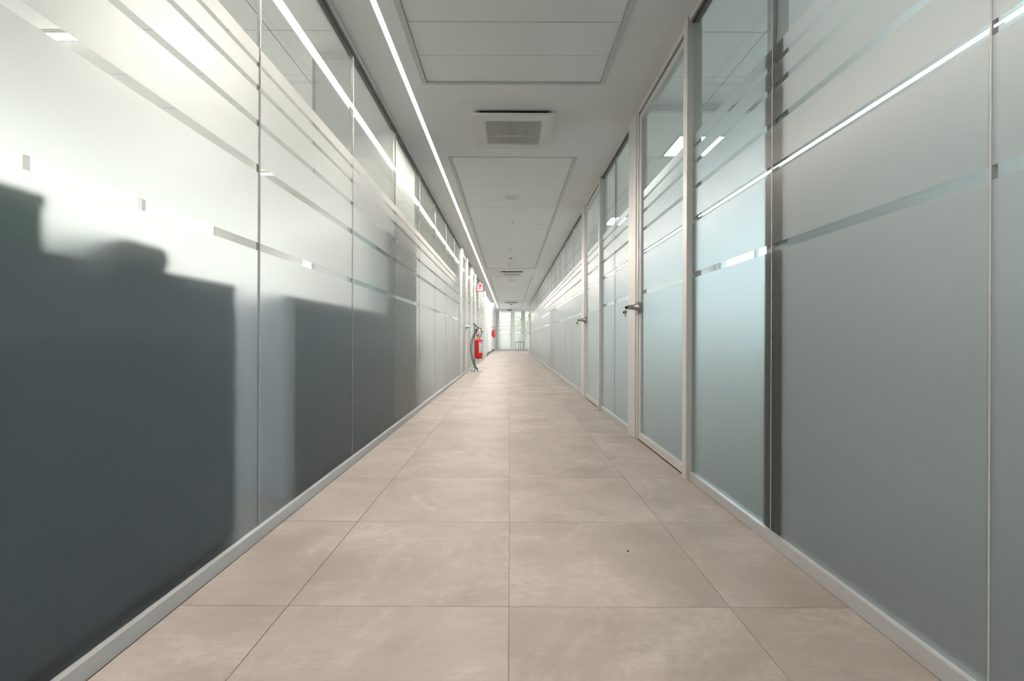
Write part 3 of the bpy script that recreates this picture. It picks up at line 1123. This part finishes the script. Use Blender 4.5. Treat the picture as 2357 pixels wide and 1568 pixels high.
add_lathe(bm, [(0, 0.470), (0.024, 0.470), (0.024, 0.49), (0.018, 0.497), (0.016, 0.53), (0.0, 0.532)], 20)
obj('valve', bm, 'brass', t, True)
bm = bmesh.new()
add_tube(bm, [(0.0, -0.01, 0.525), (-0.02, -0.012, 0.548), (-0.07, -0.012, 0.552)], 0.008, 8)
add_tube(bm, [(0.0, -0.01, 0.535), (0.0, -0.012, 0.565), (0.01, -0.012, 0.592)], 0.011, 8)
obj('lever', bm, 'red', t, True)
hs = [[(0.012, -0.02, 0.50), (0.055, -0.03, 0.56), (0.065, -0.035, 0.65), (0.035, -0.04, 0.715), (-0.005, -0.045, 0.722), (-0.07, -0.05, 0.66), (-0.165, -0.05, 0.45), (-0.19, -0.05, 0.22),
       (-0.15, -0.05, -0.03), (-0.085, -0.05, -0.19), (-0.03, -0.05, -0.255)],
      [(-0.02, -0.02, 0.50), (-0.045, -0.03, 0.56), (-0.046, -0.035, 0.64), (-0.03, -0.035, 0.70), (-0.06, -0.035, 0.64), (-0.135, -0.035, 0.45), (-0.162, -0.035, 0.24), (-0.13, -0.035, 0.0),
       (-0.07, -0.035, -0.17), (-0.012, -0.035, -0.25)]]
for p in hs:
    bm = bmesh.new()
    add_tube(bm, p, 0.0085, 10, 8)
    obj('hose', bm, 'black', t, True)
bm = bmesh.new()
add_tube(bm, [(-0.05, -0.05, -0.222), (-0.012, -0.045, -0.26)], [0.012, 0.018], 10)
obj('nozzle', bm, 'signdark', t, True)

t = thing(empty('fire_extinguisher', (-0.985, 29.0, 0.815)), 'smaller red fire extinguisher hung on the far left white wall', 'fire extinguisher')
bm = bmesh.new()
add_lathe(bm, [(0, 0), (0.06, 0.0), (0.076, 0.02), (0.076, 0.40), (0.066, 0.44), (0.03, 0.468), (0.0, 0.47)], 28)
obj('cylinder', bm, 'red', t, True)
bm = bmesh.new()
add_lathe(bm, [(0, 0.47), (0.02, 0.47), (0.02, 0.505), (0, 0.506)], 16)
obj('valve', bm, 'signdark', t, True)
bm = bmesh.new()
add_tube(bm, [(0.01, -0.02, 0.50), (0.03, -0.025, 0.56), (0.065, -0.03, 0.64)], [0.012, 0.016, 0.016], 10)
obj('lever', bm, 'black', t, True)
bm = bmesh.new()
add_tube(bm, [(0.02, -0.02, 0.49), (0.085, -0.03, 0.45), (0.088, -0.03, 0.2), (0.082, -0.03, 0.06)], 0.011, 8)
obj('hose', bm, 'red', t, True)
bm = bmesh.new()
add_box(bm, -0.115, -0.07, -0.02, 0.02, 0.10, 0.40)
obj('wall_bracket', bm, 'signdark', t)
t = thing(empty('call_point', (-1.10, 29.45, 1.42)), 'small red fire alarm button box on the wall above the far extinguisher', 'alarm')
bm = bmesh.new()
add_bbox(bm, 0.0, 0.05, -0.05, 0.05, 0, 0.1, 0.006)
obj('call_box', bm, 'signred', t)
bx('button_window', 0.0502, 0.053, -0.03, 0.03, 0.025, 0.075, 'signwhite', t)

# ------------------------------------------------------------------ side table by the end glazing
t = thing(empty('side_table', (0.61, 31.1, 0)), 'low side table with thin dark legs before the end glazing', 'table')
bm = bmesh.new()
add_bbox(bm, -0.275, 0.275, -0.2, 0.2, 0.525, 0.555, 0.005)
obj('table_top', bm, 'signdark', t)
for x in (-0.255, 0.255):
    for y in (-0.18, 0.18):
        bm = bmesh.new()
        add_tube(bm, [(x * (0.99 if y < 0 else 0.25), y, 0.526), (x * (0.99 if y < 0 else 0.25), y, 0.0)], [0.014, 0.011], 10)
        obj('leg', bm, 'signdark', t)
t = thing(empty('bottle', (0.60, 31.1, 0.555)), 'small grey bottle standing on the low side table', 'bottle')
bm = bmesh.new()
add_lathe(bm, [(0, 0), (0.03, 0), (0.032, 0.01), (0.032, 0.10), (0.014, 0.135), (0.013, 0.16), (0, 0.16)], 20)
obj('bottle_body', bm, 'ptrim', t, True)
bm = bmesh.new()
add_lathe(bm, [(0, 0.160), (0.015, 0.160), (0.015, 0.185), (0, 0.186)], 16)
obj('cap', bm, 'signdark', t, True)


# ------------------------------------------------------------------ things behind the left glass
def low_cabinet(y0, y1, label, h=0.995):
    t = thing(empty('low_cabinet', (-1.28, (y0 + y1) / 2, 0)), label, 'cabinet', 'low cabinets behind the left glass')
    w = (y1 - y0) / 2
    bx('plinth', -0.20, 0.20, -w + 0.02, w - 0.02, 0, 0.06, 'dark', t)
    bx('cabinet_body', -0.21, 0.225, -w, w, 0.06, h - 0.026, 'cab', t)
    bx('cabinet_top', -0.235, 0.232, -w - 0.003, w + 0.003, h - 0.026, h, 'cabtop', t, 0.003)
    n_ = 3
    for k in range(n_):
        a = -w + 2 * w * k / n_
        dr = bx('cabinet_door', -0.23, -0.2105, a + 0.003, a + 2 * w / n_ - 0.003, 0.066, h - 0.03, 'cab', t)
        bx('door_pull', -0.018, -0.0100, 2 * w / n_ / 2 - 0.03, 2 * w / n_ / 2 - 0.018, 0.1, 0.3, 'steel', dr)
    return t


low_cabinet(0.16, 1.80, 'dark slate low cabinet blurred behind the nearest left glass pane')
low_cabinet(2.21, 3.90, 'dark slate low cabinet behind the second and third left panes')
t = thing(empty('storage_box', (-1.19, 0.82, 0.995)), 'green grey box standing on the nearest low cabinet behind frosted glass', 'box')
bm = bmesh.new()
add_bbox(bm, -0.15, 0.135, -0.25, 0.25, 0, 0.100, 0.004)
obj('box_body', bm, 'boxm', t)
bm = bmesh.new()
add_bbox(bm, -0.153, 0.140, -0.253, 0.253, 0.088, 0.118, 0.004)
obj('box_lid', bm, 'boxm', t)
t = thing(empty('folded_cloth', (-1.19, 1.32, 0.995)), 'blue grey rounded bundle of cloth on the nearest low cabinet', 'cloth')
bm = bmesh.new()
add_plate(bm, [(-0.13, 0.0), (0.12, 0.0), (0.132, 0.012), (0.138, 0.036), (0.130, 0.058), (0.118, 0.066), (-0.02, 0.070), (-0.06, 0.060), (-0.11, 0.035), (-0.13, 0.015)],
          (-0.14, 0, 0), (0, 1, 0), (0, 0, 1), 0.28)
bmesh.ops.bevel(bm, geom=bm.edges[:], offset=0.004, segments=2, affect='EDGES')
obj('cloth_fold', bm, 'cloth', t, True)
t = thing(empty('slim_locker', (-1.20, 4.03, 0)), 'tall slim grey green locker behind the third left pane, in front of the column', 'cabinet')
bx('locker_body', -0.13, 0.11, -0.10, 0.09, 0, 1.70, 'locker', t, 0.003)
bx('locker_door', -0.125, 0.105, -0.115, -0.1005, 0.05, 1.68, 'locker', t)

t = thing(empty('potted_plant', (-1.33, 5.85, 0)), 'potted plant with upright leaves, blurred behind the left glass past the column', 'plant')
bm = bmesh.new()
add_lathe(bm, [(0, 0), (0.12, 0), (0.16, 0.30), (0.165, 0.34), (0.150, 0.34), (0.145, 0.31), (0.0, 0.31)], 28)
obj('pot', bm, 'pot', t, True)
bm = bmesh.new()
add_lathe(bm, [(0, 0.312), (0.143, 0.312), (0.143, 0.318), (0, 0.322)], 20)
obj('soil', bm, 'soil', t)
for k in range(11):
    a = 2.4 * k
    L = 0.42 + 0.28 * random.random()
    lean = 0.15 + 0.45 * random.random()
    bm = bmesh.new()
    prev = None
    N = 7
    side = Vector((-math.sin(a), math.cos(a), 0))
    for i in range(N + 1):
        u = i / N
        c_ = Vector((math.cos(a), math.sin(a), 0)) * (0.02 + lean * L * u * u * 0.7) + Vector((0, 0, 0.31 + L * (u - 0.18 * lean * u * u)))
        w_ = 0.038 * (math.sin(PI * min(1, u * 0.86 + 0.1)) ** 0.7) * (1 if u < 1 else 0.05)
        cur = [bm.verts.new(c_ - side * w_), bm.verts.new(c_ - Vector((math.cos(a), math.sin(a), 0)) * 0.008), bm.verts.new(c_ + side * w_)]
        if prev:
            bm.faces.new((prev[0], prev[1], cur[1], cur[0]))
            bm.faces.new((prev[1], prev[2], cur[2], cur[1]))
        prev = cur
    obj('leaf', bm, 'leaf', t, True)

# speck of grit on the floor
t = bmesh.new()
bmesh.ops.create_icosphere(t, subdivisions=2, radius=0.0045)
for v in t.verts:
    v.co *= 0.8 + 0.4 * random.random()
    v.co.z *= 0.5
thing(obj('grit', t, 'dark', None, True, (0.445, 1.806, 0.0018)), 'tiny dark speck of grit on the floor tile right of the centre joint', 'grit')

# ------------------------------------------------------------------ tree outside the far window
t = thing(empty('tree', (1.6, 44.0, -3.5)), 'pale sunlit tree outside the far end window', 'tree')
bm = bmesh.new()
add_tube(bm, [(0, 0, 0), (0.1, 0, 2.2), (0.0, 0.1, 4.5), (0.15, 0.1, 6.5)], [0.22, 0.17, 0.12, 0.05], 10)
for k in range(5):
    a = k * 1.3
    add_tube(bm, [(0.05, 0, 3.2 + 0.4 * k), (0.7 * math.cos(a), 0.7 * math.sin(a), 4.2 + 0.5 * k), (1.4 * math.cos(a), 1.4 * math.sin(a), 4.9 + 0.5 * k)], [0.07, 0.04, 0.015], 8)
obj('trunk', bm, 'bark', t, True)
bm = bmesh.new()
for k in range(1600):
    a, b_ = random.random() * 2 * PI, math.acos(2 * random.random() - 1)
    rr = random.random() ** 0.4
    c_ = Vector((1.9 * rr * math.sin(b_) * math.cos(a), 1.9 * rr * math.sin(b_) * math.sin(a), 5.4 + 2.1 * rr * math.cos(b_)))
    u = Vector((random.uniform(-1, 1), random.uniform(-1, 1), random.uniform(-1, 1))).normalized()
    v = u.orthogonal().normalized()
    s_ = 0.11
    bm.faces.new([bm.verts.new(c_ + u * s_), bm.verts.new(c_ + v * s_ * 0.5), bm.verts.new(c_ - u * s_), bm.verts.new(c_ - v * s_ * 0.5)])
fo = obj('foliage', bm, 'pale_leaf', t)
fo['kind'] = 'stuff'
